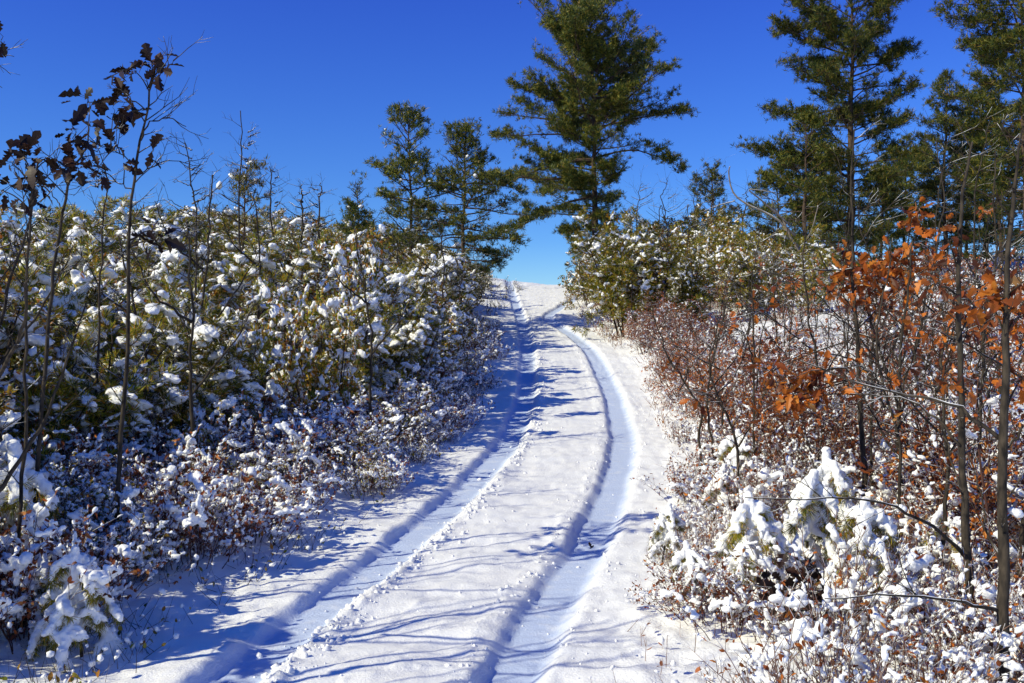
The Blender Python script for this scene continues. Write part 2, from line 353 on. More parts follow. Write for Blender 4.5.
# ------------------------------------------------------------------ shrub prototypes (about 2 m tall, base at the origin)
def scrub(name, seed, kind, Ht=2., cat='shrub', sf=1.):
    global rng
    rng = np.random.default_rng(seed)
    root = thing(name, cat=cat)
    st, fo, sn = MB(), MB(), MB()
    ends, edirs, BR = [], [], []
    nst = {'pine': 5, 'leaf': 9, 'rust': 12}[kind]
    for i in range(nst):
        a = rng.uniform(0, 2*PI); lean = rng.uniform(.08, .55)*(0.6 if kind == 'pine' else 1)
        d = np.array([math.cos(a)*lean, math.sin(a)*lean, 1])
        b = np.array([math.cos(a), math.sin(a), 0])*rng.uniform(.02, .28)
        b[2] = -.08
        L = Ht*rng.uniform(.55, 1.08)
        s = grow(b, d, L, 8, .10, .03)
        st.tube(s, np.linspace(.016, .004, 8)*Ht/2*rng.uniform(.8, 1.3), 5)
        nb = {'pine': 15, 'leaf': 13, 'rust': 10}[kind]
        for j in range(nb):
            t = .16 + .84*(j+rng.uniform(0, 1))/nb
            if t > .99: t = .99
            p, td = along(s, t)
            ang = perp(td)
            d2 = ang + td*rng.uniform(.25, .8)
            L2 = Ht*rng.uniform(.14, .34)*(1.25-.7*t)
            br = grow(p, d2, L2, 5, .16, .05)
            st.tube(br, np.linspace(.006, .0025, 5)*Ht/2, 3); BR.append(br)
            nt_ = {'pine': 6, 'leaf': 6, 'rust': 5}[kind]
            for k in range(nt_):
                tt = .25+.75*(k+rng.uniform(0, 1))/nt_
                if tt > .99: tt = .99
                q, qd = along(br, tt)
                d3 = perp(qd)*.9 + qd*.7 + np.array([0, 0, .25])
                L3 = Ht*rng.uniform(.03, .085)
                tw = grow(q, d3, L3, 3, .2, 0)
                st.tube(tw, np.linspace(.003, .0015, 3)*Ht/2, 3)
                ends.append(tw[-1]); edirs.append(tw[-1]-tw[0])
                if kind != 'rust': ends.append(tw[1]); edirs.append(tw[-1]-tw[0])
            ends.append(br[-1]); edirs.append(br[-1]-br[-2])
    E = np.array(ends); D = np.array(edirs); D /= np.linalg.norm(D, axis=1)[:, None]+1e-9
    if kind != 'rust':
        nz = np.sin(E[:, 0]*6.1+seed+1.3*np.sin(E[:, 2]*4.7))+np.sin(E[:, 1]*5.7+seed*2+np.sin(E[:, 0]*5.))+np.sin(E[:, 2]*7.3+seed+E[:, 1]*3)
        keep = (nz > -.75) | (rng.random(len(E)) < .15); E, D = E[keep], D[keep]
    n = len(E)
    if kind == 'pine':
        fo.tufts(E, D+np.array([0, 0, .35]), 19, .105, .012, .75)
        m = rng.random(n) < .27*sf
        sm = 'needle_scrub'
    elif kind == 'leaf':
        rep = 4
        c = np.repeat(E, rep, 0) + .02*rng.normal(size=(n*rep, 3)); d = np.repeat(D, rep, 0)+.9*rng.normal(size=(n*rep, 3))
        fo.leaves(c, d, .065, .042)
        m = rng.random(n) < .26*sf
        sm = 'leaf_olive'
    else:
        rep = 3
        c = np.repeat(E, rep, 0) + .02*rng.normal(size=(n*rep, 3)); d = np.repeat(D, rep, 0)+.9*rng.normal(size=(n*rep, 3))
        keep = rng.random(len(c)) < .75
        fo.leaves(c[keep], d[keep], .055, .034)
        m = rng.random(n) < .13
        sm = 'leaf_brown' if seed % 2 else 'leaf_rust'
    c = E[m]; d = D[m]*np.array([1, 1, .5])
    k = len(c)
    big = rng.random(k)**2
    la = (.024+.062*big)*(1 if kind != 'rust' else .7)
    sn.lumps(c+np.array([0, 0, .5])*la[:, None], d+.3*rng.normal(size=(k, 3)), la*.9)
    # ridges of snow along the flatter branches
    for br in BR:
        if rng.random() > (.75*sf if kind != 'rust' else .25): continue
        kk = rng.integers(5, 11); t = np.sort(rng.uniform(.25, 1., kk)); pp = np.array([along(br, min(q, .99))[0] for q in t])
        r = rng.uniform(.013, .030)*(1+.3*rng.normal(size=kk)).clip(.4, 1.6)
        sn.blobs(pp+np.array([0, 0, .7])*r[:, None], np.repeat((br[-1]-br[0])[None], kk, 0)+.05*rng.normal(size=(kk, 3)), r*1.6, r, 1, .2)
    # heavier pillows bowing the outer boughs
    if kind != 'rust' and sf > .8:
        rad = np.hypot(E[:, 0], E[:, 1]) + .6*E[:, 2]
        cand = np.argsort(-rad)[:int(n*.6)]
        for i in rng.choice(cand, 44, replace=False):
            dd = D[i]*np.array([1, 1, .3]) + np.array([-.1, -.1, -.5]); dd /= np.linalg.norm(dd)
            Lm = rng.uniform(.05, .12); kk = 6
            pts = E[i][None] + np.linspace(-.7, 1, kk)[:, None]*dd*Lm + np.array([0, 0, .02]) + .012*rng.normal(size=(kk, 3))
            r = np.array([.5, .9, 1.1, 1, .8, .5])*rng.uniform(.038, .078)
            sn.blobs(pts, np.repeat(dd[None], kk, 0), r*1.25, r, 1, .15)
    st.build('stems', M['stem'] if kind != 'rust' else M['twig'], root)
    fo.build('foliage', M[sm], root, smooth=False)
    weld(sn.build('snow_cover', M['snow'], root), .013, .022, .035, 1)
    return root

def heath(name, seed, leaf, Ht=.55):
    """low twiggy heath shrub, about half a metre tall"""
    global rng
    rng = np.random.default_rng(seed)
    root = thing(name, cat='heath shrub')
    st, fo, sn = MB(), MB(), MB()
    E, D = [], []
    for i in range(42):
        a = rng.uniform(0, 2*PI); lean = rng.uniform(.1, .95)
        d = np.array([math.cos(a)*lean, math.sin(a)*lean, 1]); b = np.array([math.cos(a), math.sin(a), 0])*rng.uniform(0, .28); b[2] = -.05
        s = grow(b, d, Ht*rng.uniform(.55, 1.15), 5, .14, .03)
        st.tube(s, np.linspace(.004, .0016, 5), 3)
        for j in range(7):
            p, td = along(s, min(.98, .3+.7*(j+rng.random())/7))
            tw = grow(p, perp(td)*.8+td, Ht*rng.uniform(.10, .3), 3, .2, .05)
            st.tube(tw, np.linspace(.0022, .001, 3), 3)
            E += [tw[1], tw[2]]; D += [td, tw[2]-tw[1]]
    E = np.array(E); D = np.array(D); n = len(E)
    rep = 2
    c = np.repeat(E, rep, 0); d = np.repeat(D, rep, 0)/.05*.02 + .8*rng.normal(size=(n*rep, 3))
    keep = rng.random(len(c)) < (.75 if leaf != 'leaf_rust' else .16)
    fo.leaves(c[keep], d[keep], .032, .02)
    lf_ = seed in (71, 72)
    m = rng.random(n) < (.46 if lf_ else .30)
    k = m.sum(); la = (.011 if lf_ else .008)+.022*rng.random(k)**2; sn.lumps(E[m]+np.array([0, 0, .004]), D[m]/.03*np.array([1, 1, .5])+.4*rng.normal(size=(k, 3)), la)
    for i in rng.choice(n, 15 if lf_ else 9, replace=False):       # pockets where the snow has bridged between twigs
        r = rng.uniform(.022, .045); kk = 5
        dd = rng.normal(size=3)*np.array([1, 1, .25]); dd /= np.linalg.norm(dd)
        pp = E[i]+np.linspace(-1, 1, kk)[:, None]*dd*r*1.6+rng.normal(size=(kk, 3))*r*.35
        sn.blobs(pp, np.repeat(dd[None], kk, 0), r*rng.uniform(.7, 1.2, kk), r*rng.uniform(.5, .9, kk), 1, .18)
    st.build('stems', M['twig' if leaf != 'leaf_rust' else 'twig_pale'], root); fo.build('foliage', M[leaf], root, smooth=False); weld(sn.build('snow_cover', M['snow'], root), .0075, .014, .022, 0)
    return root

def young_oak(name, seed, Ht=2., leafm='leaf_rust'):
    """thin much branched oak about 2 m tall that keeps some of its dead leaves"""
    global rng
    rng = np.random.default_rng(seed)
    root = thing(name, cat='oak sapling')
    st, fo, sn = MB(), MB(), MB(); E, D = [], []
    for q in range(rng.integers(1, 3)):
        s = grow((.05*q, .03*q, -.05), (.16*rng.normal(), .16*rng.normal(), 1), Ht*rng.uniform(.8, 1.05), 11, .09, .02)
        st.tube(s, np.linspace(.019, .004, 11), 6)
        for j in range(11):
            p, td = along(s, .22+.76*j/11)
            br = grow(p, perp(td)*.9+td*rng.uniform(.3, .9), Ht*rng.uniform(.16, .42)*(1.2-.7*j/11), 7, .13, .03)
            st.tube(br, np.linspace(.006, .002, 7), 4)
            if rng.random() < .16:
                kk = 7; t = np.sort(rng.uniform(.2, 1, kk)); pp = np.array([along(br, min(a, .99))[0] for a in t]); r = rng.uniform(.008, .018, kk)
                sn.blobs(pp+np.array([0, 0, .8])*r[:, None], np.repeat((br[-1]-br[0])[None], kk, 0), r*2, r, 1, .2)
            for k in range(5):
                q_, d_ = along(br, rng.uniform(.3, .99)); tw = grow(q_, perp(d_)*.8+d_, Ht*rng.uniform(.05, .15), 4, .15, .03)
                st.tube(tw, np.linspace(.0025, .0012, 4), 3); E.append(tw[-1]); D.append(tw[-1]-tw[0])
    E = np.array(E); D = np.array(D); D /= np.linalg.norm(D, axis=1)[:, None]
    cen = E[rng.choice(len(E), 5, replace=False)]
    near = np.min(np.linalg.norm(E[:, None]-cen[None], axis=2), 1) < .28
    m = near & (rng.random(len(E)) < .75) | (rng.random(len(E)) < .12)
    c = np.repeat(E[m], 3, 0); fo.leaves(c+.015*rng.normal(size=c.shape), np.repeat(D[m], 3, 0)+np.array([0, 0, -.5])+.7*rng.normal(size=c.shape), .075, .055, 0, 'oak', .8)
    m = rng.random(len(E)) < .16; sn.lumps(E[m]+np.array([0, 0, .01]), D[m]*np.array([1, 1, .4]), rng.uniform(.015, .035, m.sum()))
    st.build('trunk', M['bark_oak'], root); fo.build('leaves', M[leafm], root, smooth=False); weld(sn.build('snow_cover', M['snow'], root), .008, .012, .025, 0)
    return root

def laden(name, seed, Ht=.9, nb=13, thick=.045, label=None):
    """small pine bent under snow: drooping branches each wearing a thick sleeve of snow"""
    global rng
    rng = np.random.default_rng(seed)
    root = thing(name, cat='pine sapling', label=label)
    st, fo, sn = MB(), MB(), MB()
    s = grow((0, 0, -.05), (.12*rng.normal(), .12*rng.normal(), 1), Ht, 7, .06, .0)
    st.tube(s, np.linspace(.016, .006, 7), 6)
    sn.tube(s[2:]+np.array([0, 0, .02]), np.array([.4, .9, 1.1, 1.2, .8])*thick, 9, 0, .1)
    for j in range(nb):
        t = .34+.64*j/nb; p, td = along(s, t)
        a = j*2.4+rng.uniform(-.5, .5)
        L = Ht*rng.uniform(.38, .68)*(1.3-.7*t)
        br = grow(p, (math.cos(a), math.sin(a), rng.uniform(.1, .5)), L, 9, .06, -.30)
        st.tube(br, np.linspace(.008, .003, 9), 4)
        r = thick*np.interp(np.arange(9), [0, 2, 5, 8], [.7, .95, 1.1, .7])*rng.uniform(.65, 1.2)
        tt = np.linspace(0, 8, 20); pp = np.stack([np.interp(tt, np.arange(9), (br+np.array([0, 0, .4])*r[:, None])[:, q]) for q in range(3)], 1); rr = np.interp(tt, np.arange(9), r)
        rr = rr*(1+.18*np.sin(np.arange(20)*rng.uniform(1.1, 1.6)+rng.uniform(0, 6))+.10*rng.normal(size=20))
        sn.tube(pp, rr, 10, 0, .05)
        for q in range(3, 9):
            for w in range(4):
                fo.tufts([br[q]-np.array([0, 0, r[q]*.6])], [(br[q]-br[q-1])*6+np.array([0, 0, -.8])+.5*rng.normal(size=3)], 9, .10, .005, .5)
            if q >= 3 and q < 8 and rng.random() < .75:
                o = perp((br[q]-br[q-1])/np.linalg.norm(br[q]-br[q-1])); o[2] = -abs(o[2])*.5
                tw = grow(br[q], o, L*rng.uniform(.22, .4), 5, .1, -.2)
                st.tube(tw, np.linspace(.003, .002, 5), 3)
                r2 = thick*rng.uniform(.5, .85)
                sn.tube(tw+np.array([0, 0, r2*.4]), np.array([.9, 1, 1.05, .95, .6])*r2, 9, 0, .08)
                fo.tufts(np.repeat(tw[2:4]-np.array([0, 0, r2*.6]), 3, 0), np.array([[0, 0, -1.]]*6)+.6*rng.normal(size=(6, 3)), 8, .09, .005, .5)
    st.build('stems', M['stem'], root); fo.build('foliage', M['needle_scrub'], root, smooth=False)
    o = sn.build('snow_cover', M['snow'], root)
    weld(o, .012, .042, .04, 1)
    return root

# ------------------------------------------------------------------ pines
def pine(name, base, Ht, seed, env, nb=46, crown0=.25, r0=.16, tuft=.2, wd=.02, n_need=13, explicit=(), lean=(0, 0), label='', droop=0., tw_gap=.14, spacing=.095, dead=6, matn='needle_pine', group=None, snow=0., p_lo=-.10, p_hi=.8, gap=-.85, clump=.35):
    global rng
    rng = np.random.default_rng(seed)
    root = thing(name, base, label, 'pine tree', group)
    tr, cr, sn = MB(), MB(), MB()
    k = 16; zz = np.linspace(-.2, Ht, k)
    f = zz/Ht
    wob = np.cumsum(rng.normal(size=(k, 2))*.012*Ht/4, 0)
    path = np.stack([lean[0]*f*Ht+wob[:, 0]-wob[0, 0], lean[1]*f*Ht+wob[:, 1]-wob[0, 1], zz], 1)
    tr.tube(path, r0*(1-np.clip(f, 0, 1)*.9), 9, 0, .04)
    def tp(z): return np.array([np.interp(z, zz, path[:, 0]), np.interp(z, zz, path[:, 1]), z])
    C, D = [], []
    def branch(z, az, L, pitch, curve, dens=1.):
        p = tp(z); d = np.array([math.cos(az), math.sin(az), math.tan(pitch)])
        br = grow(p, d, L, 9, .085, curve)
        tr.tube(br, np.linspace(.011*L+.010, .006, 9), 5)
        m = max(3, int(L/tw_gap*dens))
        for j in range(m):
            t = .22+.78*(j+rng.random())/m
            if t > .995: t = .995
            q, qd = along(br, t)
            sd = np.cross(qd, (0, 0, 1.)); sd /= np.linalg.norm(sd)+1e-9
            sgn = 1 if j % 2 else -1
            d2 = qd*rng.uniform(.5, 1.) + sgn*sd*rng.uniform(.5, 1.) + np.array([0, 0, rng.uniform(-.1, .45)])
            L2 = min(.95, .16+.32*L*(1-t*.75))*rng.uniform(.5, 1.1)
            tw = grow(q, d2, L2, 4, .12, .05)
            tr.tube(tw, np.linspace(.008, .004, 4), 3)
            m2 = max(2, int(L2*.75/spacing))
            for e in range(m2):
                c, cd = along(tw, min(.995, .35+.65*(e+rng.random())/m2))
                C.append(c+.03*rng.normal(size=3)); D.append(cd+np.array([0, 0, .5]))
                if rng.random() < .6: C.append(c+.09*rng.normal(size=3)); D.append(cd*.5+np.array([0, 0, .4])+.4*rng.normal(size=3))
            C.append(tw[-1]); D.append(tw[-1]-tw[-2]+np.array([0, 0, .02]))
            if rng.random() < clump:
                for e in range(6): C.append(tw[-1]+rng.normal(size=3)*np.array([.15, .15, .10])*tuft/.2); D.append(rng.normal(size=3)*.6+np.array([0, 0, .7]))
        C.append(br[-1]); D.append(br[-1]-br[-2])
    for (zf, az, L, pitch, curve) in explicit: branch(zf*Ht, math.radians(az), L, math.radians(pitch), curve, 1.15)
    for i in range(nb):
        zf = crown0 + (.985-crown0)*((i+rng.random())/nb)**.92
        az = i*2.39996+rng.uniform(-.5, .5)
        L = env(zf, az)*rng.uniform(.55, 1.15)*(1+.22*math.sin(az*2+zf*9+seed))
        if L < .12: continue
        pitch = p_lo+(p_hi-p_lo)*((zf-crown0)/(1-crown0))**1.5+rng.uniform(-.15, .15)
        branch(zf*Ht, az, L, pitch, .03-droop)
    C.append(path[-1]); D.append(np.array([0, 0, 1.]))
    C = np.array(C); D = np.array(D)
    q = 9./Ht if Ht > 6 else 1.5; ph = seed*1.7
    nz = np.sin(C[:, 0]*2.3*q+ph+1.2*np.sin(C[:, 2]*1.7*q))+np.sin(C[:, 1]*2.1*q+ph*2+np.sin(C[:, 0]*1.9*q))+1.3*np.sin(C[:, 2]*3.1*q+ph+C[:, 0]*.9*q)
    keep = (nz > gap) | (rng.random(len(C)) < .12); C, D = C[keep], D[keep]
    cr.tufts(C, D, n_need, tuft, wd, .62)
    for i in range(dead):
        z = Ht*rng.uniform(.08, crown0+.15); br = grow(tp(z), (math.cos(i*2.4), math.sin(i*2.4), rng.uniform(-.3, .2)), rng.uniform(.4, 1.4)*Ht/9, 6, .12, -.02)
        tr.tube(br, np.linspace(.016, .004, 6), 4)
        for q in range(2):
            p_, d_ = along(br, rng.uniform(.4, .95)); tw = grow(p_, perp(d_)+d_, .3, 3, .15, 0); tr.tube(tw, [.006, .005, .003], 3)
    tr.build('trunk', M['bark_pine'], root)
    cr.build('crown', M[matn], root, smooth=False)
    if snow > 0:
        m = rng.random(len(C)) < snow
        la = rng.uniform(.05, .10, m.sum()); sn.blobs(C[m]+np.array([0, 0, .05]), D[m]*np.array([1, 1, .3]), la, la*.65, 1, .15)
        sn.build('snow_cover', M['snow'], root)
    return root

def oak(name, label, trunk, r0, r1, branches=(), clusters=(), barem='bark_oak', leafm='leaf_rust', d=7., seed=1, group=None, twigs=14, lsize=.1, snowc=(), cn=2.3, cat='oak sapling', twl=(.15, .5)):
    """a thin sapling; trunk and branches are polylines of (x, z-up, depth) points of the place"""
    global rng
    rng = np.random.default_rng(seed)
    T = np.array([P(a, b, d) if len(q) == 0 else P(a, b, q[0]) for a, b, *q in trunk])
    g = gz(T[0, 0], T[0, 1]); base = np.array([T[0, 0], T[0, 1], g])
    T = np.vstack([[T[0, 0], T[0, 1], g-.1], T])if T[0, 2] > g else np.vstack([[T[0, 0], T[0, 1], g-.1], T[1:]])
    def smooth(A, k):
        s = np.linspace(0, len(A)-1, k); o = np.stack([np.interp(s, np.arange(len(A)), A[:, q]) for q in range(3)], 1)
        for _ in range(2): o[1:-1] = .25*o[:-2]+.5*o[1:-1]+.25*o[2:]
        return o
    root = thing(name, base, label, cat, group)
    tr = MB(); k = 26; S = smooth(T, k)
    S[1:] += np.cumsum(rng.normal(size=(k-1, 3))*np.array([.008, .010, 0])*d/7, 0)
    tr.tube(S, np.linspace(r0, r1, k), 7, 0, .06)
    def twig(m, p, dd, L, r):
        tw = grow(p, dd, L, 5, .16, .03); m.tube(tw, np.linspace(r, .0018, 5), 3)
        for _ in range(3):
            p2, d2 = along(tw, rng.uniform(.3, .95)); t2 = grow(p2, perp(d2)*.8+d2, L*.4, 3, .15, .03); m.tube(t2, np.linspace(r*.5, .0012, 3), 3)
    for i in range(twigs):
        p, td = along(S, .3+.7*(i+rng.random())/twigs*.99)
        twig(tr, p, perp(td)*.9+td*.7, rng.uniform(*twl)*d/7*.8, .005)
    tr.build('trunk', M[barem], root, origin=base)
    ALL = [S[3:]]
    for bl in branches:
        pts = np.array([P(a, b, d+dd) for a, b, dd in bl[0]])
        m = MB(); Q = smooth(pts, 14); Q[1:-1] += rng.normal(size=(12, 3))*.006
        m.tube(Q, np.linspace(bl[1], bl[2], 14), 6, 0, .05); ALL.append(Q[3:])
        for i in range(bl[3] if len(bl) > 3 else 6):
            p, td = along(Q, .3+.69*rng.random()); twig(m, p, perp(td)*.8+td*.8, rng.uniform(.1, .35), .0035)
        m.build('branch', M[barem], root, origin=base)
    ALL = np.concatenate(ALL)
    for (px, py, n, spread, *rest) in clusters:
        n = int(n*cn); dd = rest[0] if rest else 0.
        c = P(px, py, d+dd); m = MB()
        # the twig that carries the cluster, out of the nearest bit of trunk
        cc = c+rng.normal(size=(n, 3))*np.array([spread, spread, spread])*.6
        m.leaves(cc, (cc-c)/max(spread, .01)+np.array([0, 0, -.35])+.6*rng.normal(size=(n, 3)), lsize, lsize*.85, 0, 'oak', .8)
        for q in range(min(n, 5)): m.tube(np.array([c+rng.normal(size=3)*.01, (c+cc[q])/2+.01, cc[q]]), [.003, .002, .0015], 3, 1)
        st = ALL[np.argmin(np.linalg.norm(ALL-c-np.array([0, 0, -.12]), axis=1))]
        mid = (st+c)/2+np.array([0, 0, .03])
        m.tube(smooth(np.array([st, mid, c]), 6), np.linspace(.006, .003, 6), 4, 1)
        m.build('leaves', [M[leafm], M[barem]], root, smooth=False, origin=base)
    for (px, py, L, w, dx, *rest) in snowc:
        c = P(px, py, d+(rest[0] if rest else 0)); m = MB()
        dirv = np.array([dx, .1*rng.normal(), -1.]); dirv /= np.linalg.norm(dirv)
        tt = np.linspace(-1, 1, 9); pts = c+tt[:, None]*dirv*L*.5
        m.tube(pts, w*np.array([.4, .75, .95, 1, .9, 1, .95, .8, .4])*(1+.1*rng.normal(size=9)), 9, 0, .07)
        m.build('snow_lump', M['snow'], root, origin=base)
    return root

# ================================================================== ground and track
def build_ground():
    ys = [2.2]
    while ys[-1] < 62: ys.append(ys[-1]*1.0052+.0015)
    y = ys[-1]; st = .4
    while y < 480: st *= 1.25; y += st; ys.append(y)
    back = []; y = 2.2; st = .06
    while y > -60: st *= 1.3; y -= st; back.append(y)
    ys = np.array(back[::-1]+ys)
    cs = list(np.arange(0, 2.0, .021)); x = cs[-1]; st = .022
    while x < 450: st *= 1.075; x += st; cs.append(x)
    cs = np.array(cs); ts = np.concatenate([-cs[:0:-1], cs])
    X = road_x(ys)[:, None]*np.exp(-np.abs(ts)/60)[None] + ts[None]; Y = np.repeat(ys[:, None], len(ts), 1)
    Z = H(X.ravel(), Y.ravel()).reshape(X.shape)
    far = sstep(60, 160, np.hypot(X, np.maximum(Y-20, 0)*.6))
    Z = Z*(1-far) + (-6)*far
    V = np.stack([X, Y, Z], -1).reshape(-1, 3); nx = len(ts); ny = len(ys)
    i = np.arange(ny-1)[:, None]*nx; j = np.arange(nx-1)[None]
    F = np.stack([i+j, i+j+1, i+nx+j+1, i+nx+j], -1).reshape(-1, 4)
    tm = ((ts[:-1]+ts[1:])/2)[None].repeat(ny-1, 0).ravel(); ym = ((ys[:-1]+ys[1:])/2)[:, None].repeat(nx-1, 1).ravel()
    lim = 1.35+.12*perlin(ym*.5, np.sign(tm)*7.3)
    on = (np.abs(tm) < lim) & (ym < 75) & (ym > -30)
    _, PK = ruts(V[:, 0], V[:, 1])
    for nm, sel, mat in (('ground', ~on, 'ground'), ('track', on, 'track')):
        f = F[sel]; u, inv = np.unique(f, return_inverse=True)
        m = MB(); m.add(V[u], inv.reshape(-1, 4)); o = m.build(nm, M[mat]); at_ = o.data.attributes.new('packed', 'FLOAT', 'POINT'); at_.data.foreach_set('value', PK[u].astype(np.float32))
        tag(o, {'ground': 'snow covered rising ground on both sides of the track', 'track': 'snowy two rut track climbing and curving to the crest'}[nm], {'ground': 'ground', 'track': 'track'}[nm], kind='structure')
build_ground()

def crumbs():
    global rng
    rng = np.random.default_rng(17); m = MB()
    for f, off, n, amp in ((rut_l, .28, 1500, .62), (rut_r, -.27, 600, .42), (rut_r, .31, 300, .38)):
        y = 4.3*(34/4.3)**rng.random(n); keep = (perlin(y*1.3+off*9, y*.2) > -.12) | (rng.random(n) < .25); y = y[keep]; n = len(y)
        x = f(y)+off+.055*rng.normal(size=n)*(1+.6*(rng.random(n) < .2)*3); r = amp*(.008+.034*rng.random(n)**4)
        z = H(x, y)+r*.25
        m.blobs(np.stack([x, y, z], 1), rng.normal(size=(n, 3)), r*1.2, r, 1, .22)
    n = 260; y = 4.3*(26/4.3)**rng.random(n); x = road_x(y)+rng.uniform(-1.2, 1.3, n); r = .003+.010*rng.random(n)**3
    m.blobs(np.stack([x, y, H(x, y)+r*.2], 1), rng.normal(size=(n, 3)), r*1.2, r, 1, .22)
    tag(m.build('snow_crumbs', M['snow']), 'crumbs of snow thrown up along the edges of the wheel ruts', 'snow crumbs', kind='stuff')
crumbs()

# ================================================================== shrub thickets
left_line = [(-400, 200), (0, 200), (100, 192), (200, 198), (260, 205), (300, 212), (350, 222), (400, 225), (440, 240), (480, 262), (500, 292), (520, 300)]
right_line = [(520, 300), (545, 275), (565, 245), (600, 212), (640, 200), (690, 212), (720, 205), (760, 225), (800, 228), (850, 244), (890, 252), (1024, 256), (1600, 256)]
def hmax(x, y, line):
    px = 512+1000*x/y; yc = np.interp(px, [a for a, b in line], [b for a, b in line])
    return (341-yc)/1000*y + CAMZ - gz(x, y)
S_pine = [scrub('pine_scrub', 11+i, 'pine') for i in range(4)]
S_leaf = [scrub('leafy_scrub', 31+i, 'leaf') for i in range(3)]
S_far = [scrub('pine_scrub', 111, 'pine', sf=.8), scrub('leafy_scrub', 112, 'leaf', sf=.8), scrub('pine_scrub', 113, 'pine', sf=.8)]
S_rust = [scrub('twiggy_scrub', 51+i, 'rust') for i in range(4)]
S_young = [young_oak('young_oak', 121+i, 2., ['leaf_rust', 'leaf_brown', 'leaf_rust', 'leaf_rust'][i]) for i in range(4)]
S_heath = [heath('heath_shrub', 71+i, ['leaf_olive', 'leaf_brown', 'leaf_brown', 'leaf_rust'][i]) for i in range(4)]
S_laden = [laden('snow_laden_pine', 91+i) for i in range(3)]
R = np.random.default_rng(99)

def where(y):
    return 'near the camera' if y < 9.5 else ('in the lower third' if y < 15 else ('midway up' if y < 25 else 'just below the crest'))
def scatter(n, ylo, yhi, side, omin, omax, mind, taken, ypow=1., opow=1., vis=True):
    out = []
    for _ in range(n*60):
        if len(out) >= n: break
        y = ylo*(yhi/ylo)**(R.random()**ypow); o = omin+(omax-omin)*R.random()**opow
        x = float(road_x(y))+side*o
        if vis and abs(x/y) > (.60 if y > 8 or side > 0 else 1.7): continue
        sp = mind*(.7+.018*y)
        if any((x-a)**2+(y-b)**2 < sp*sp for a, b in taken): continue
        taken.append((x, y)); out.append((x, y, o))
    return out
tk = []
for x, y, o in scatter(24, 13.5, 46, -1, 2.3, 3.8, .7, tk)+scatter(185, 3.0, 47, -1, 2.6, 17, .72, tk, 1., .8):
    hm = hmax(x, y, left_line)
    h = min(hm*R.uniform(.78, 1.04), R.uniform(1.7, 3.1), (.55+(o-1.5)*R.uniform(.36, .58)) if y < 13.5 else (.6+(o-1.6)*R.uniform(.6, 1.15))) if hm > .4 else .4
    if h < .35: continue
    if abs(x/y) < .6 and y < 7.2: continue
    if abs(x/y) > .62 and R.random() < .5: continue
    near = o < 4.5; sz = 'tall' if h > 1.9 else 'low'
    if y > 22 and R.random() < .6: pt = S_far[::2]; nm = f'{sz} yellow green pine scrub lightly snowed'
    elif R.random() < .62: pt = S_pine; nm = f'{sz} yellow green pine scrub with snow clumps'
    else: pt = S_leaf; nm = f'{sz} olive brown leafy scrub under snow'
    lb = f'{nm}, {"left track edge" if near else "inside left thicket"}, {where(y)}'
    place(pt[R.integers(len(pt))], (x, y, gz(x, y)-.03), R.uniform(0, 6.28), h/2.05*1.2, lb, lb, R.uniform(.78, .9), tuple(R.normal(size=2)*.06))
for i in range(11):
    y = 11*(33/11)**(i/10); x = float(road_x(y))-R.uniform(2.6, 3.7); h = min(R.uniform(1.9, 2.7), hmax(x, y, left_line)*1.03)
    if h < .6: continue
    pt = S_leaf if i % 2 else S_pine
    lb = f'narrow upright {"leafy" if i % 2 else "pine"} scrub leaning over the left track edge, {where(y)}'
    place(pt[R.integers(3)], (x, y, gz(x, y)-.03), R.uniform(0, 6.28), h/2.05*.7, lb, lb, 1.43, tuple(R.normal(size=2)*.05))
# right verge and slope
tk2 = []
LAD = [(806, 7.0), (842, 7.4), (738, 9.6), (765, 6.5), (868, 6.1), (712, 8.6), (662, 7.4), (945, 7.0), (700, 6.3)]
tk2 += [((a-512)/1000*b, b) for a, b in LAD]
def hides(x, y):     # keeps the tall brush from growing right in front of the snow laden pines
    return any(y < b+.3 and y > b-3 and abs(512+1000*x/y-a) < 42 for a, b in LAD)
def rscrub(x, y, hlo, hhi, tail):
    hm = hmax(x, y, right_line); h = min(hm*R.uniform(.6, 1.08), R.uniform(hlo, hhi))
    if h < .3: return
    q = R.integers(3)
    lb = ('tall ' if h > 1.7 else 'low ')+('yellow green pine scrub' if q != 1 else 'olive leafy scrub')+' dusted with snow, '+tail
    place(S_far[q], (x, y, gz(x, y)-.03), R.uniform(0, 6.28), h/2.05, lb, lb, 1., tuple(R.normal(size=2)*.06))
for x, y, o in scatter(46, 25, 47, 1, 1.7, 7.5, .6, tk2): rscrub(x, y, 1.3, 3.3, 'right of track just below crest')
for x, y, o in scatter(22, 33, 46, 1, 7, 13, .7, tk2): rscrub(x, y, 1.3, 3.2, 'skyline below the tall dark pine')
for x, y, o in scatter(18, 36, 48, 1, 13, 24, .8, tk2): rscrub(x, y, .5, 1.5, 'skyline below the slim pines')
for x, y, o in scatter(48, 9, 32, 1, 1.75, 3.4, .5, tk2)+scatter(74, 6.4, 46, 1, 1.8, 22, .62, tk2, 1., .75):
    hm = hmax(x, y, right_line); h = min(max(hm, .3)*R.uniform(.5, 1.), R.uniform(.8, 1.6))
    h *= .75 if o < 2.3 else 1
    if h < .25: continue
    if hides(x, y): continue
    if y > 11 and o > 2.9 and perlin(np.array([x*.28+2]), np.array([y*.28]))[0] > -.10: continue
    ri = R.integers(4) if (y < 14 or R.random() < .3) else 2*R.integers(2)
    lb = f'{"rust" if ri % 2 else "brown"} leaved twiggy scrub flecked with snow, {"right track edge" if o < 3.6 else "right slope"}, {where(y)}'
    place(S_rust[ri], (x, y, gz(x, y)-.03), R.uniform(0, 6.28), h/2.05, lb, lb, R.uniform(.85, 1.1), tuple(R.normal(size=2)*.08))
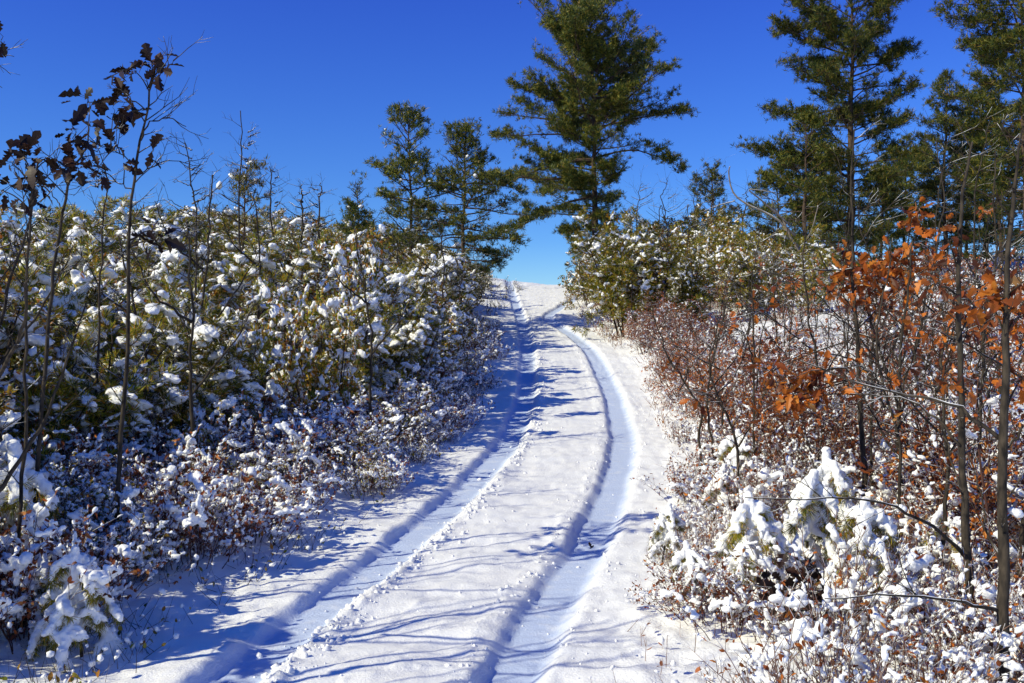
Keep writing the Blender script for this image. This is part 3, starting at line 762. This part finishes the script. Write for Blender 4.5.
for x, y, o in scatter(72, 6.4, 34, 1, 2.2, 15, .72, tk2, 1.1, 1.1):
    if hides(x, y): continue
    ri = R.integers(4); h = R.uniform(1.3, 2.7) if o > 3.2 else R.uniform(1.0, 1.7)
    h = min(h, (341-250)/1000*y+CAMZ-gz(x, y))
    px_ = 512+1000*x/y; col = 'brown' if ri == 1 else 'rust'
    sp = 'among right hand oaks' if px_ > 840 else ('amid the right slope' if px_ > 720 else 'near right track edge')
    lb = f'{"tall" if h > 1.7 else "short"} young oak with {col} leaves, {sp}, {where(y)}'
    place(S_young[ri], (x, y, gz(x, y)-.03), R.uniform(0, 6.28), h/2., lb, lb, 1., tuple(R.normal(size=2)*.08))
# low heath along both verges
tk3 = []
for side, n in ((-1, 200), (1, 140)):
    for x, y, o in scatter(n, 4.4, 30, side, 1.5, 5.2 if side < 0 else 4.8, .30 if side > 0 else .27, tk3, 1.2, 1.3):
        if side < 0 and y < 9 and o < 1.5+.09*(9-y)*2: continue
        if side > 0 and y < 8 and o < 1.5+.12*(8-y): continue
        if side > 0 and y > 10.5 and R.random() < .7: continue
        s = R.uniform(.6, 1.15)*(.75 if o < 1.9 else 1.1)
        hi = R.integers(2) if side < 0 else (3 if y < 8.5 and R.random() < .8 else R.integers(1, 4))
        lb = f'low twiggy heath shrub {["with olive leaves", "with brown leaves", "with few brown leaves", "with rust leaves"][hi]}, {"left" if side < 0 else "right"} verge, {where(y)}'
        place(S_heath[hi], (x, y, gz(x, y)-.02), R.uniform(0, 6.28), s, lb, lb, R.uniform(.8, 1.15))

# undergrowth: uncountable twigs, fallen leaves and snow crumbs between the shrubs
def undergrowth(side, n, seed, label, leafm, omax, twm):
    global rng
    rng = np.random.default_rng(seed)
    y = 4.5*(46/4.5)**rng.random(n); o = 1.35+(omax-1.35)*rng.random(n)**1.2
    x = road_x(y)+side*o
    k = (np.abs(x/y) < .62) & ((perlin(x*.5+4, y*.5) < .06) | (rng.random(n) < .12)); x, y = x[k], y[k]; n = len(x)
    z = H(x, y); B = np.stack([x, y, z], 1); m = MB(); s = .6+.4*np.clip(y/15, 0, 1.5)
    tw = 5
    b = np.repeat(B, tw, 0)+rng.normal(size=(n*tw, 3))*np.array([.06, .06, 0]); b[:, 2] -= .02
    d = rng.normal(size=(n*tw, 3))*.55+np.array([0, 0, 1]); L = (np.repeat(s, tw)*rng.uniform(.08, .30, n*tw))[:, None]
    d /= np.linalg.norm(d, axis=1)[:, None]; sd = np.cross(d, rng.normal(size=d.shape)); sd /= np.linalg.norm(sd, axis=1)[:, None]
    w = (.0022*np.maximum(1, np.repeat(y, tw)/9))[:, None]
    tip = b+d*L+rng.normal(size=d.shape)*.03
    m.add(np.stack([b-sd*w, b+sd*w, tip+sd*w*.4, tip-sd*w*.4], 1).reshape(-1, 3), np.arange(len(b)*4).reshape(-1, 4), 0)
    lv = rng.random(len(tip)) < np.where(np.repeat(y, tw) < 8, .3, .65)
    m.leaves(tip[lv]*.6+b[lv]*.4, d[lv]+rng.normal(size=(lv.sum(), 3)), .038, .024, 1)
    sb = rng.random(len(tip)) < np.where(np.repeat(y, tw) < 8.5, .40, .27)
    q = sb.sum(); la = np.repeat(s, tw)[sb]*(.012+.026*rng.random(q)**2)
    m.blobs(tip[sb], d[sb]+rng.normal(size=(q, 3))*.8, la, la*.75, 1, .2, 2)
    o_ = m.build('undergrowth', [M[twm], M[leafm], M['snow']])
    tag(o_, label, 'undergrowth', kind='stuff')
undergrowth(-1, 5200, 5, 'low snow flecked twigs and leaves covering the ground left of the track', 'leaf_olive', 13, 'stem')
undergrowth(1, 9000, 6, 'low reddish twigs and rusty leaves poking through snow right of the track', 'leaf_brown', 22, 'twig_pale')

# ================================================================== trees
def atpx(px, d): return ((px-512)/1000*d, d, gz((px-512)/1000*d, d))
def env_main(z, az):
    c = math.cos(az)
    L = np.interp(z, [.12, .22, .35, .5, .62, .75, .88, .95, 1], [.9, 1.8, 3.2, 4.0, 4.2, 4.1, 3.4, 2.7, 1.4])
    Rr = np.interp(z, [.12, .3, .44, .52, .62, .75, .88, .95, 1], [1.2, 1.5, 1.3, 3.2, 3.9, 3.7, 3.0, 2.4, 1.3])
    return L + (Rr-L)*(.5+.5*c)
b = atpx(596, 44)
pine('pine_tree', b, 12.2, 201, env_main, 112, .10, .17, .22, .022, 14,
     explicit=[(.46, 180, 4.9, 2, -.05), (.40, 195, 5.0, -4, -.03), (.34, 170, 4.8, -8, -.02), (.52, 178, 4.4, 14, -.06), (.58, 185, 4.2, 12, -.04),
               (.58, 0, 4.3, 10, -.06), (.47, 5, 4.1, 18, -.10), (.64, -15, 3.9, 12, -.03), (.36, 225, 3.4, -5, 0)],
     label='tallest full crowned pine standing at the crest right beside the track', lean=(-.01, 0), gap=-.78, clump=.6)
def env_r(z, az):
    w = np.interp(z, [.08, .2, .35, .45, .6, .75, .9, 1], [1.1, 2.0, 2.9, 2.9, 2.3, 2.5, 1.9, .7])
    return w*(1. if math.cos(az) < 0 else .82)
b = atpx(852, 34)
pine('pine_tree', b, 10.4, 202, env_r, 84, .12, .17, .20, .020, 14,
     explicit=[(.40, 185, 3.6, -4, .0), (.58, 175, 3.0, 5, .0), (.75, 170, 2.9, 12, 0), (.68, 5, 2.4, 25, .02), (.54, 0, 2.2, 20, .02), (.86, 180, 2.6, 8, .0), (.9, 0, 2.0, 10, .02)],
     label='tall dark pine on the right slope with one thick straight trunk', gap=-1.1, clump=.5)
def env_s(w): return lambda z, az: w*np.interp(z, [.1, .3, .55, .8, 1], [.7, 1., .95, .6, .2])
b = atpx(806, 33)
pine('pine_tree', b, 5.6, 203, env_s(1.5), 50, .14, .10, .17, .019, 12, label='shorter thin pine standing close left of the tall dark pine on the right slope')
b = atpx(945, 38)
pine('pine_tree', b, 7.4, 204, env_s(1.4), 60, .14, .10, .17, .019, 12, label='slim pine with pointed top, first right of the wide gap of sky')
b = atpx(985, 37)
pine('pine_tree', b, 7.7, 205, env_s(1.4), 60, .16, .10, .18, .019, 12, label='slim dark pine second from the right edge, beside the leaning big pine')
b = atpx(1028, 31)
pine('pine_tree', b, 9.4, 206, lambda z, az: np.interp(z, [.3, .5, .8, 1], [1.6, 2.2, 2.4, 1.]), 70, .22, .13, .19, .02, 13,
     explicit=[(.86, 182, 2.7, 2, 0), (.92, 175, 2.3, 5, 0), (.80, 190, 1.9, -3, 0)], label='big pine cut by the right edge, its top branches reaching left', lean=(-.02, 0))
b = atpx(905, 42)
pine('pine_tree', b, 5.2, 207, env_s(1.35), 46, .14, .08, .17, .02, 11, label='young pine behind the orange leaves, between the tall dark pine and the slim pines')
for px, d, hh, sd, wd_, lb in ((925, 40, 4.6, 221, 1.3, 'bushy young pine between the orange leaves and the slim pointed pine'), (966, 42, 5.4, 222, 1.3, 'young pine filling the gap between the two slim pines'), (1008, 36, 5.0, 223, 1.4, 'young pine below the big pine cut by the right edge'),
                                (1000, 33, 7.6, 228, 1.5, 'dark full pine overlapping the big pine at the right edge'), (778, 40, 4.2, 224, 1.5, 'bushy young pine left of the short thin pine on the right crest'), (832, 40, 4.4, 225, 1.5, 'bushy young pine behind the trunk of the tall dark pine'), (882, 38, 3.6, 226, 1.3, 'low bushy pine just right of the tall dark pine trunk'),
                                (712, 41, 4.6, 227, 1.2, 'young round topped pine rising from the brush between the two tallest pines')):
    b = atpx(px, d); pine('pine_tree', b, hh, sd, env_s(wd_), 44, .08, .07, .17, .02, 12, label=lb, gap=-1., clump=.5)
# left of the track
b = atpx(412, 30)
def env_l(z, az):
    w = np.interp(z, [.25, .42, .50, .58, .70, .76, .84, .95, 1], [1., 1.3, .5, 1.55, 1.4, .4, 1.0, .95, .6])
    return w*(1.0 if math.cos(az) < 0 else .8)
pine('pine_tree', b, (341-118)/1000*30+CAMZ-b[2], 210, env_l, 56, .3, .08, .16, .018, 11, label='open layered pine rising from the left thicket, left of its taller neighbour', snow=.012)
b = atpx(464, 29)
pine('pine_tree', b, (341-128)/1000*29+CAMZ-b[2], 211, lambda z, az: np.interp(z, [.2, .45, .7, .9, 1], [1.4, 1.6, 1.2, .65, .3]), 54, .25, .08, .15, .018, 11, label='pine beside the left track edge, nearest to the gap of sky at the crest', explicit=[(.72, 5, 1.7, 10, -.05), (.6, -10, 1.9, 0, -.05), (.5, 8, 1.7, -8, -.04), (.42, -5, 1.3, -14, -.03), (.66, 175, 1.5, 10, 0)], clump=.55, snow=.012)
b = atpx(356, 24)
pine('pine_tree', b, (341-180)/1000*24+CAMZ-b[2], 212, env_s(.5), 36, .4, .05, .13, .016, 11, label='small pine tip poking out of the left thicket, left of the layered pine', snow=.02)
b = atpx(244, 17)
pine('pine_tree', b, (341-168)/1000*17+CAMZ-b[2], 213, env_s(.6), 30, .4, .045, .11, .012, 11, label='small green pine top at the foot of the tall bare spike, left thicket', snow=.06, matn='needle_scrub')

def snag(px, top, d, label, seed, wid=26, lean=0, n=12, group=None, thin=1.):
    b = (px-lean, 260)
    br = []
    rr = np.random.default_rng(seed)
    for i in range(n):
        t = rr.uniform(.05, .75); y0 = top+(260-top)*t; s = 1 if i % 2 else -1
        x0 = px-lean*t
        L = wid*rr.uniform(.4, 1)*(.4+t)
        br.append(([(x0, y0, 0), (x0+s*L*.5, y0-L*.22, rr.uniform(-.2, .2)), (x0+s*L, y0-L*rr.uniform(.3, .7), rr.uniform(-.4, .4))], .010*d/15*thin, .004*d/15*thin, 2))
    return oak('bare_sapling', label, [(px-lean, 290), (px-lean*.6, 200), (px, top)], .022*d/15*thin, .007*d/15*thin, br, (), 'bark_oak', d=d, seed=seed, twigs=7, cat='bare sapling', group=group, twl=(.15, .3))
snag(248, 110, 16, 'tall bare spike with few side twigs above the left thicket', 301, 22)
snag(192, 143, 13, 'bare sapling with many short side twigs, second from the leafy oak', 302, 30)
snag(275, 166, 17, 'short bare spike just right of the tall bare spike', 303, 12, n=6)
snag(303, 184, 19, 'bare twiggy sapling in the gap between bare spikes and small pine tip', 304, 22)
snag(318, 182, 20, 'bare twiggy sapling nearest the small pine tip', 305, 20)
snag(98, 168, 9, 'thin bare stem between the two dark leaved oaks', 306, 12, n=6)

# dark leaved oaks on the left, close by
oak('oak_sapling', 'tall thin oak with dark curled leaves rising above the left thicket',
    [(116, 540), (121, 430), (126, 330), (130, 240), (138, 160), (150, 95), (161, 58)], .020, .005,
    [([(141, 140, 0), (150, 119, .05), (172, 117, .1), (186, 126, .2)], .006, .003, 5), ([(137, 165, 0), (115, 150, -.1), (88, 140, -.2)], .005, .002, 5),
     ([(134, 190, 0), (110, 178, .1), (72, 182, .2)], .005, .002, 5), ([(130, 240, 0), (160, 225, .2), (185, 232, .3)], .006, .002, 6), ([(147, 110, 0), (128, 95, -.1), (112, 84, -.1)], .005, .002, 3),
     ([(135, 175, 0), (165, 160, .1), (200, 165, .2)], .005, .002, 5), ([(155, 80, 0), (166, 66, .1), (180, 55, .1)], .004, .002, 3)],
    [(152, 63, 7, .07), (158, 70, 4, .05), (135, 71, 2, .02), (113, 75, 6, .06), (119, 95, 4, .05), (113, 115, 10, .08), (90, 102, 7, .06), (134, 110, 5, .05), (96, 126, 3, .03),
     (114, 143, 3, .04), (98, 148, 2, .03), (125, 165, 2, .03), (102, 172, 4, .04), (151, 153, 3, .03), (157, 240, 8, .06), (140, 235, 4, .05)],
    leafm='leaf_dark', d=7., seed=401, twigs=16, cn=1.5, lsize=.105)
oak('oak_sapling', 'leaning thin oak with dark leaf bunches at the left, beside the taller thin oak',
    [(34, 545), (40, 420), (48, 300), (58, 215), (72, 165), (84, 146)], .018, .005,
    [([(60, 205, 0), (50, 190, 0), (40, 182, .1)], .004, .002, 3)],
    [(75, 136, 9, .08), (67, 143, 3, .04), (72, 162, 10, .08), (78, 172, 3, .04), (37, 186, 5, .05)],
    leafm='leaf_dark', d=6.6, seed=402, twigs=12, cn=1.5, lsize=.1)
oak('oak_sapling', 'oak with a bunch of dark leaves close to the left edge, leftmost of the three',
    [(14, 560), (16, 420), (18, 300), (18, 220), (20, 165)], .015, .005,
    [([(-60, 70, .2), (-20, 55, .1), (14, 56, 0)], .006, .002, 4)],
    [(12, 163, 9, .07), (22, 155, 7, .07), (34, 160, 7, .07), (47, 160, 4, .05), (26, 195, 5, .05), (2, 190, 6, .06), (2, 42, 3, .03)],
    leafm='leaf_dark', d=6.2, seed=403, twigs=8, cn=1.5, lsize=.1)

# rust leaved oaks on the right, close by
oak('oak_sapling', 'slim straight oak standing in front of the tall dark pine, orange leaves midway',
    [(868, 520), (862, 450), (857, 380), (854, 300), (855, 220), (857, 130)], .030, .006,
    [([(858, 362, 0), (830, 352, -.1), (800, 352, -.3), (755, 378, -.5)], .008, .003, 8), ([(855, 268, 0), (820, 270, -.1), (770, 268, -.2)], .007, .003, 7),
     ([(857, 330, 0), (885, 300, .1), (905, 265, .2)], .007, .003, 6), ([(856, 250, 0), (875, 220, .2), (905, 190, .3)], .006, .002, 6)],
    [(849, 268, 12, .08), (858, 285, 6, .06), (875, 275, 12, .09), (895, 265, 14, .10), (884, 290, 10, .09), (905, 285, 9, .08), (838, 292, 5, .06), (912, 218, 8, .07), (921, 228, 4, .05), (918, 208, 4, .05), (905, 255, 7, .07), (930, 262, 8, .08), (868, 300, 6, .07)],
    d=8., seed=411, twigs=18, lsize=.085, snowc=((858, 274, .05, .03, .3),))
oak('oak_sapling', 'oak with two stems of rust leaves low down, beside the slim straight oak',
    [(906, 520), (904, 440), (908, 360), (918, 300), (925, 240)], .020, .006,
    [([(906, 470, 0), (880, 430, .1), (850, 370, .2), (820, 320, .3)], .010, .003, 8), ([(905, 420, 0), (885, 370, -.2), (850, 340, -.2)], .007, .002, 6)],
    [(800, 378, 14, .10), (788, 395, 12, .10), (815, 388, 8, .08), (770, 372, 8, .08), (846, 392, 6, .06), (800, 400, 5, .07), (765, 410, 6, .07), (900, 380, 5, .06), (822, 372, 7, .08)],
    d=7.6, seed=412, twigs=16, lsize=.085)
oak('oak_sapling', 'second trunk from the right edge, thin oak with long branch arching left over snowy shrubs',
    [(975, 690), (970, 600), (966, 520), (960, 430), (957, 340), (954, 250), (962, 180), (972, 140)], .028, .006,
    [([(968, 560, 0), (930, 520, -.2), (890, 503, -.3), (840, 497, -.4), (745, 497, -.5)], .011, .003, 10), ([(960, 445, 0), (925, 405, .1), (895, 395, .2), (850, 393, .3)], .008, .003, 8),
     ([(957, 340, 0), (975, 300, .1), (990, 270, .2)], .007, .003, 5), ([(964, 500, 0), (945, 440, .3), (930, 380, .5)], .007, .003, 6)],
    [(948, 385, 4, .06), (960, 305, 5, .06), (948, 240, 6, .07), (935, 285, 5, .06)],
    d=5.6, seed=413, twigs=16, lsize=.07, snowc=((902, 508, .05, .02, 1.5),))
oak('oak_sapling', 'rightmost thick trunked oak with an orange leaf bunch and low branch reaching left',
    [(1004, 690), (1003, 600), (1002, 500), (1001, 400), (1000, 320), (1003, 250), (1012, 190), (1018, 130)], .034, .004,
    [([(1003, 612, 0), (960, 600, -.1), (900, 595, -.2), (825, 598, -.3)], .011, .003, 8), ([(1002, 440, 0), (970, 412, .0), (930, 398, .1), (880, 388, .2), (800, 360, .3)], .011, .003, 9),
     ([(1002, 520, 0), (1030, 505, .1), (1070, 470, .2)], .010, .004, 4), ([(1003, 570, 0), (985, 520, .2), (975, 470, .3)], .008, .003, 5), ([(1002, 460, 0), (1020, 430, .1), (1050, 400, .1)], .009, .003, 4)],
    [(1000, 294, 14, .09), (988, 300, 8, .07), (1012, 290, 9, .07), (1020, 315, 5, .06), (1020, 380, 5, .06), (1018, 350, 5, .06)],
    d=4.7, seed=414, twigs=14, lsize=.066, snowc=((1016, 512, .07, .022, 2.),))
oak('oak_sapling', 'sapling with dark dead leaves and snow clumps among the right hand snowy shrubs',
    [(830, 640), (826, 600), (815, 575), (800, 560)], .010, .004,
    [([(826, 600, 0), (800, 590, 0), (775, 588, 0)], .006, .003, 2)],
    [(783, 590, 10, .07), (792, 605, 8, .06), (775, 600, 7, .05), (803, 580, 7, .06), (812, 592, 4, .04)],
    leafm='leaf_dark', d=5.6, seed=415, twigs=3, lsize=.08)
# thin bare stems in the right hand field
for i, (px, d, top, lb) in enumerate([(790, 11, 300, 'thin bare stem left of the slim straight oak'), (880, 12, 320, 'thin bare stem right behind the slim straight oak'), (925, 10, 300, 'thin bare stem between the slim oak and the second trunk from the right'),
                                      (700, 13, 330, 'thin bare stem at the right track edge among rusty shrubs'), (985, 9, 250, 'thin bare stem between the two right hand oak trunks'), (745, 16, 290, 'thin bare stem on the right slope below the twisted tree'), (1012, 20, 190, 'slanting pale bare stem in front of the big pine at the right edge')]):
    oak('bare_sapling', lb, [(px, 520 if d < 14 else 380), (px-4+8*(i % 2), (520+top)/2), (px+10-14*(i % 3 == 0), top)], .016*d/11, .004*d/11,
        [([(px, (420+top)/2, 0), (px-20, (400+top)/2-15, .1), (px-38, (400+top)/2-40, .2)], .007*d/11, .003*d/11, 5), ([(px, (380+top)/2, 0), (px+18, (380+top)/2-20, .1), (px+28, (380+top)/2-50, .2)], .006*d/11, .003*d/11, 5)],
        [(px-20, (400+top)/2-10, 5, .08), (px+12, (400+top)/2+10, 4, .08)], 'bark_oak', 'leaf_brown', d=d, seed=430+i, twigs=14, cat='bare sapling', lsize=.08)
for i, (px, top, d) in enumerate([(640, 182, 36), (668, 176, 38), (700, 168, 37), (716, 172, 40), (742, 186, 36), (772, 196, 38), (690, 215, 30), (655, 225, 29)]):
    snag(px, top, d, 'thin bare sapling poking out of the brush between the two tallest pines', 700+i, 26, n=14, group='bare saplings in the crest brush', thin=.5)
RS2 = np.random.default_rng(55)
for i, (px, d, hh) in enumerate([(700, 10.5, 1.8), (716, 10.5, 2.2), (735, 8.2, 1.8), (758, 9.4, 2.5), (778, 12.5, 2.8), (812, 9.8, 2.6), (836, 11, 3.), (872, 8.6, 2.6), (898, 7.2, 2.2), (915, 9.2, 3.2), (938, 6.6, 2.1), (944, 11, 3.4), (978, 7.6, 3.), (995, 10, 3.4), (1016, 6.6, 2.6)]):
    x, y, g = atpx(px, d); yf = lambda z: 341-(g+z-CAMZ)/d*1000; w_ = 1000/d; j = RS2.normal(size=6)*.12
    sp = ['leaning left', 'standing straight', 'leaning right'][int(np.clip(round(j[1]*6+1), 0, 2))]
    oak('oak_sapling', f'dark thin oak stem {sp}, {"left" if px < 850 else "right"} of the slim oak, {where(d)}',
        [(px, yf(0)+4), (px+w_*j[0]*.5, yf(hh*.4)), (px+w_*j[1], yf(hh*.75)), (px+w_*(j[1]+j[2]), yf(hh))], RS2.uniform(.011, .019), .004,
        [([(px+w_*j[0]*.5, yf(hh*.4), 0), (px+w_*(.2+j[3]), yf(hh*.58), .15), (px+w_*(.35+j[3]), yf(hh*.8), .2)], .008, .003, 6), ([(px+w_*j[1]*.6, yf(hh*.5), 0), (px-w_*(.25+j[4]), yf(hh*.62), -.15), (px-w_*(.5+j[4]), yf(hh*.66), -.2)], .008, .003, 6)],
        [(px+w_*(.3+j[3]), yf(hh*.75), 4, .09), (px-w_*(.42+j[4]), yf(hh*.64), 5, .09)] if i % 3 != 1 else (), d=d, seed=660+i, twigs=14, lsize=.075, group=f'dark thin oak stems {sp} {"left" if px < 850 else "right"} of the slim oak, {where(d)}')
# bare twisted tree with snow on its limbs at the right crest
oak('twisted_dead_tree', 'bare twisted grey tree with snow lined limbs at the right crest',
    [(800, 290), (798, 250), (790, 225), (775, 200)], .06, .02,
    [([(795, 235, 0), (775, 215, 0), (748, 205, .2), (732, 195, .3), (728, 172, .3), (730, 166, .3)], .035, .018, 3), ([(790, 225, 0), (760, 198, -.2), (745, 188, -.3), (776, 192, -.2)], .03, .012, 3),
     ([(798, 245, 0), (780, 232, -.4), (758, 242, -.6)], .03, .014, 3), ([(798, 250, 0), (812, 230, .2), (818, 205, .4)], .03, .012, 4), ([(735, 200, .3), (718, 205, .3), (700, 212, .3)], .018, .01, 2)],
    (), 'bark_grey', d=30, seed=450, twigs=8, cat='dead tree', twl=(.2, .4))

# small pines bent under snow
def put_laden(k, px, d, s, rz, lb, sz=1.):
    x, y, z = atpx(px, d); place(S_laden[k], (x, y, z), rz, s, lb, None, sz)
put_laden(0, 82, 5.5, .66, .3, 'small pine bent over under thick fingers of snow, bottom left by the track', 1.05)
put_laden(1, 22, 5.9, .55, 2.0, 'snow buried little pine at the left edge, beside the bent pine')
put_laden(2, 42, 6.6, .95, 4.0, 'upright little pine with long hanging snow sleeves below the thin oaks', 1.2)
put_laden(0, 138, 6.9, .42, 1.3, 'low snow mound of a pine just right of the bent pine')
put_laden(1, 806, 7.0, .82, .8, 'tall snow laden pine sapling of the right slope, wide with fat white lumps', 1.12)
put_laden(2, 842, 7.4, .82, 3.9, 'second tall snow laden pine sapling, just right of the wide lumpy one', 1.15)
put_laden(0, 738, 9.6, .75, 1.9, 'snow heaped pine sapling among rust leaves left of the arching branch', 1.0)
put_laden(2, 765, 6.5, .78, 2.6, 'little pine sloping left under a long snow sleeve, right verge')
put_laden(0, 868, 6.1, .82, 5.2, 'wide snow heaped pine below the arching oak branch, right slope')
put_laden(1, 712, 8.6, .6, 3.3, 'little snow heaped pine far up the right verge by rusty shrubs')
put_laden(2, 662, 7.4, .5, 1.1, 'snow covered low pine spreading onto the track from the right')
put_laden(0, 10, 7.4, .85, 2.2, 'snow capped pine sapling behind the leftmost oak stem')
put_laden(1, 945, 7.0, .6, .4, 'snow heaped low pine between the two right hand oak trunks')
put_laden(1, 700, 6.3, .5, 4.4, 'low pine under rounded snow, nearest the camera on the right verge')

for i, (x, y, hh) in enumerate([(-3.1, 4.3, 3.2), (-3.7, 3.5, 3.4), (-2.75, 5.05, 2.4), (-4.2, 4.5, 3.6), (-3.9, 5.6, 3.3), (-3.4, 2.7, 3.2)]):
    px = 512+1000*x/y; g = gz(x, y); yf = lambda z: 341-(g+z-CAMZ)/y*1000; w_ = 1000/y
    oak('oak_sapling', 'bare branched oak sapling beside the camera at the left, beyond the leafy ones', [(px, yf(0)+5), (px+w_*.1, yf(hh*.5)), (px+w_*.05, yf(hh))], .028, .008,
        [([(px+w_*.05, yf(hh*.35), 0), (px+w_*.4, yf(hh*.55), .2), (px+w_*.6, yf(hh*.8), .3)], .014, .004, 8), ([(px+w_*.1, yf(hh*.5), 0), (px-w_*.35, yf(hh*.7), -.2), (px-w_*.5, yf(hh*.9), -.3)], .014, .004, 8), ([(px+w_*.1, yf(hh*.6), 0), (px+w_*.3, yf(hh*.75), -.4), (px+w_*.3, yf(hh*.95), -.6)], .012, .004, 8)],
        (), d=y, seed=640+i, twigs=16, group='oak saplings beside the camera', twl=(.2, .5))
# thin bare saplings standing in the left thicket; their shadows streak the track
RS = np.random.default_rng(77)
for i in range(16):
    y = [7.6, 8.6, 9.6, 10.8, 12, 13.4, 15, 16.5, 18, 20, 22, 24.5, 27, 30, 33, 36][i]; x = float(road_x(y))-RS.uniform(2.0, 4.2); px = 512+1000*x/y
    hh = min(hmax(x, y, left_line)*1.05+.25, RS.uniform(2.2, 3.2)); g = gz(x, y); yt = 341-(g+hh-CAMZ)/y*1000; yb = 341-(g-CAMZ)/y*1000
    ym = (yt+yb)/2; w_ = 400/y
    oak('bare_sapling', 'thin bare sapling standing in the left thicket near the track, '+where(y), [(px, yb+5), (px+w_*.1, ym), (px+w_*.3*RS.normal(), yt)], .022, .007,
        [([(px+w_*.05, ym+(yb-ym)*.2, 0), (px+w_, ym-w_*.5, .2), (px+w_*1.6, ym-w_*1.6, .3)], .014, .004, 8), ([(px+w_*.1, ym-(ym-yt)*.3, 0), (px-w_*.8, ym-(ym-yt)*.5, -.2), (px-w_*1.2, ym-(ym-yt)*.8, -.3)], .014, .004, 8)],
        (), d=y, seed=600+i, twigs=14, cat='bare sapling', group='thin bare saplings in the left thicket, '+where(y), twl=(.2, .45))

# fallen leaf on the track
lf = MB(); rng = np.random.default_rng(8)
x, y = .62, 8.0; lf.leaves([(0, 0, .015), (.02, .015, .02)], [(1, .3, .15), (-.4, .8, .3)], .05, .04, 0, 'oak', .3)
o = lf.build('fallen_leaf', M['leaf_dark'], smooth=False); o.location = (x, y, gz(x, y)+.01); tag(o, 'small dark dead leaf lying in the right rut of the track', 'leaf')

# ================================================================== light, sky, camera
SUN_EL, SUN_BACK = math.radians(35), math.radians(26)
to_sun = Vector((-math.cos(SUN_EL)*math.cos(SUN_BACK), -math.cos(SUN_EL)*math.sin(SUN_BACK), math.sin(SUN_EL)))
sl = bpy.data.lights.new('sun', 'SUN'); sl.energy = 5.0; sl.angle = math.radians(.5); sl.color = (1, .94, .66)
so = bpy.data.objects.new('sun', sl); COL.objects.link(so)
so.rotation_euler = to_sun.to_track_quat('Z', 'Y').to_euler(); so.location = (-20, -10, 20)
w = bpy.data.worlds.new('World'); sc.world = w; w.use_nodes = True
nt = w.node_tree; bg = nt.nodes['Background']
sky = N(nt, 'ShaderNodeTexSky', sky_type='NISHITA'); sky.sun_disc = False
sky.sun_elevation = SUN_EL; sky.sun_rotation = math.atan2(to_sun.x, to_sun.y)
sky.air_density = 1.; sky.dust_density = .0; sky.ozone_density = 3.; sky.altitude = 300
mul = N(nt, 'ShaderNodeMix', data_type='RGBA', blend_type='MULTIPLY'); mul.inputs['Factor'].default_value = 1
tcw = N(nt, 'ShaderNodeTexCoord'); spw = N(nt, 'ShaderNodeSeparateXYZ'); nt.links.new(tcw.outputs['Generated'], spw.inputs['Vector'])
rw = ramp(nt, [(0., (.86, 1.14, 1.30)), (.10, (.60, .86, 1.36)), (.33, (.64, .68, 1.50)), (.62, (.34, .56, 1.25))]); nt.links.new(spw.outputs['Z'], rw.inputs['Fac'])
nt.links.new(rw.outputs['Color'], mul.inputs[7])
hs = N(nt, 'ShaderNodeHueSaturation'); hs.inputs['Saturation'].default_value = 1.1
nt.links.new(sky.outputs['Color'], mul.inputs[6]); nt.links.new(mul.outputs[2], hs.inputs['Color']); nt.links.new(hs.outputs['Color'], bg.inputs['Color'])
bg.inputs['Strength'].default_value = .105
cd = bpy.data.cameras.new('camera'); cd.sensor_width = 36; cd.lens = 36*1000/1024; cd.clip_end = 2000; cd.clip_start = .05
co = bpy.data.objects.new('camera', cd); COL.objects.link(co); co.location = (0, 0, CAMZ); co.rotation_euler = (PI/2, 0, 0)
sc.camera = co
sc.view_settings.view_transform = 'Standard'; sc.view_settings.look = 'None'; sc.view_settings.exposure = 0
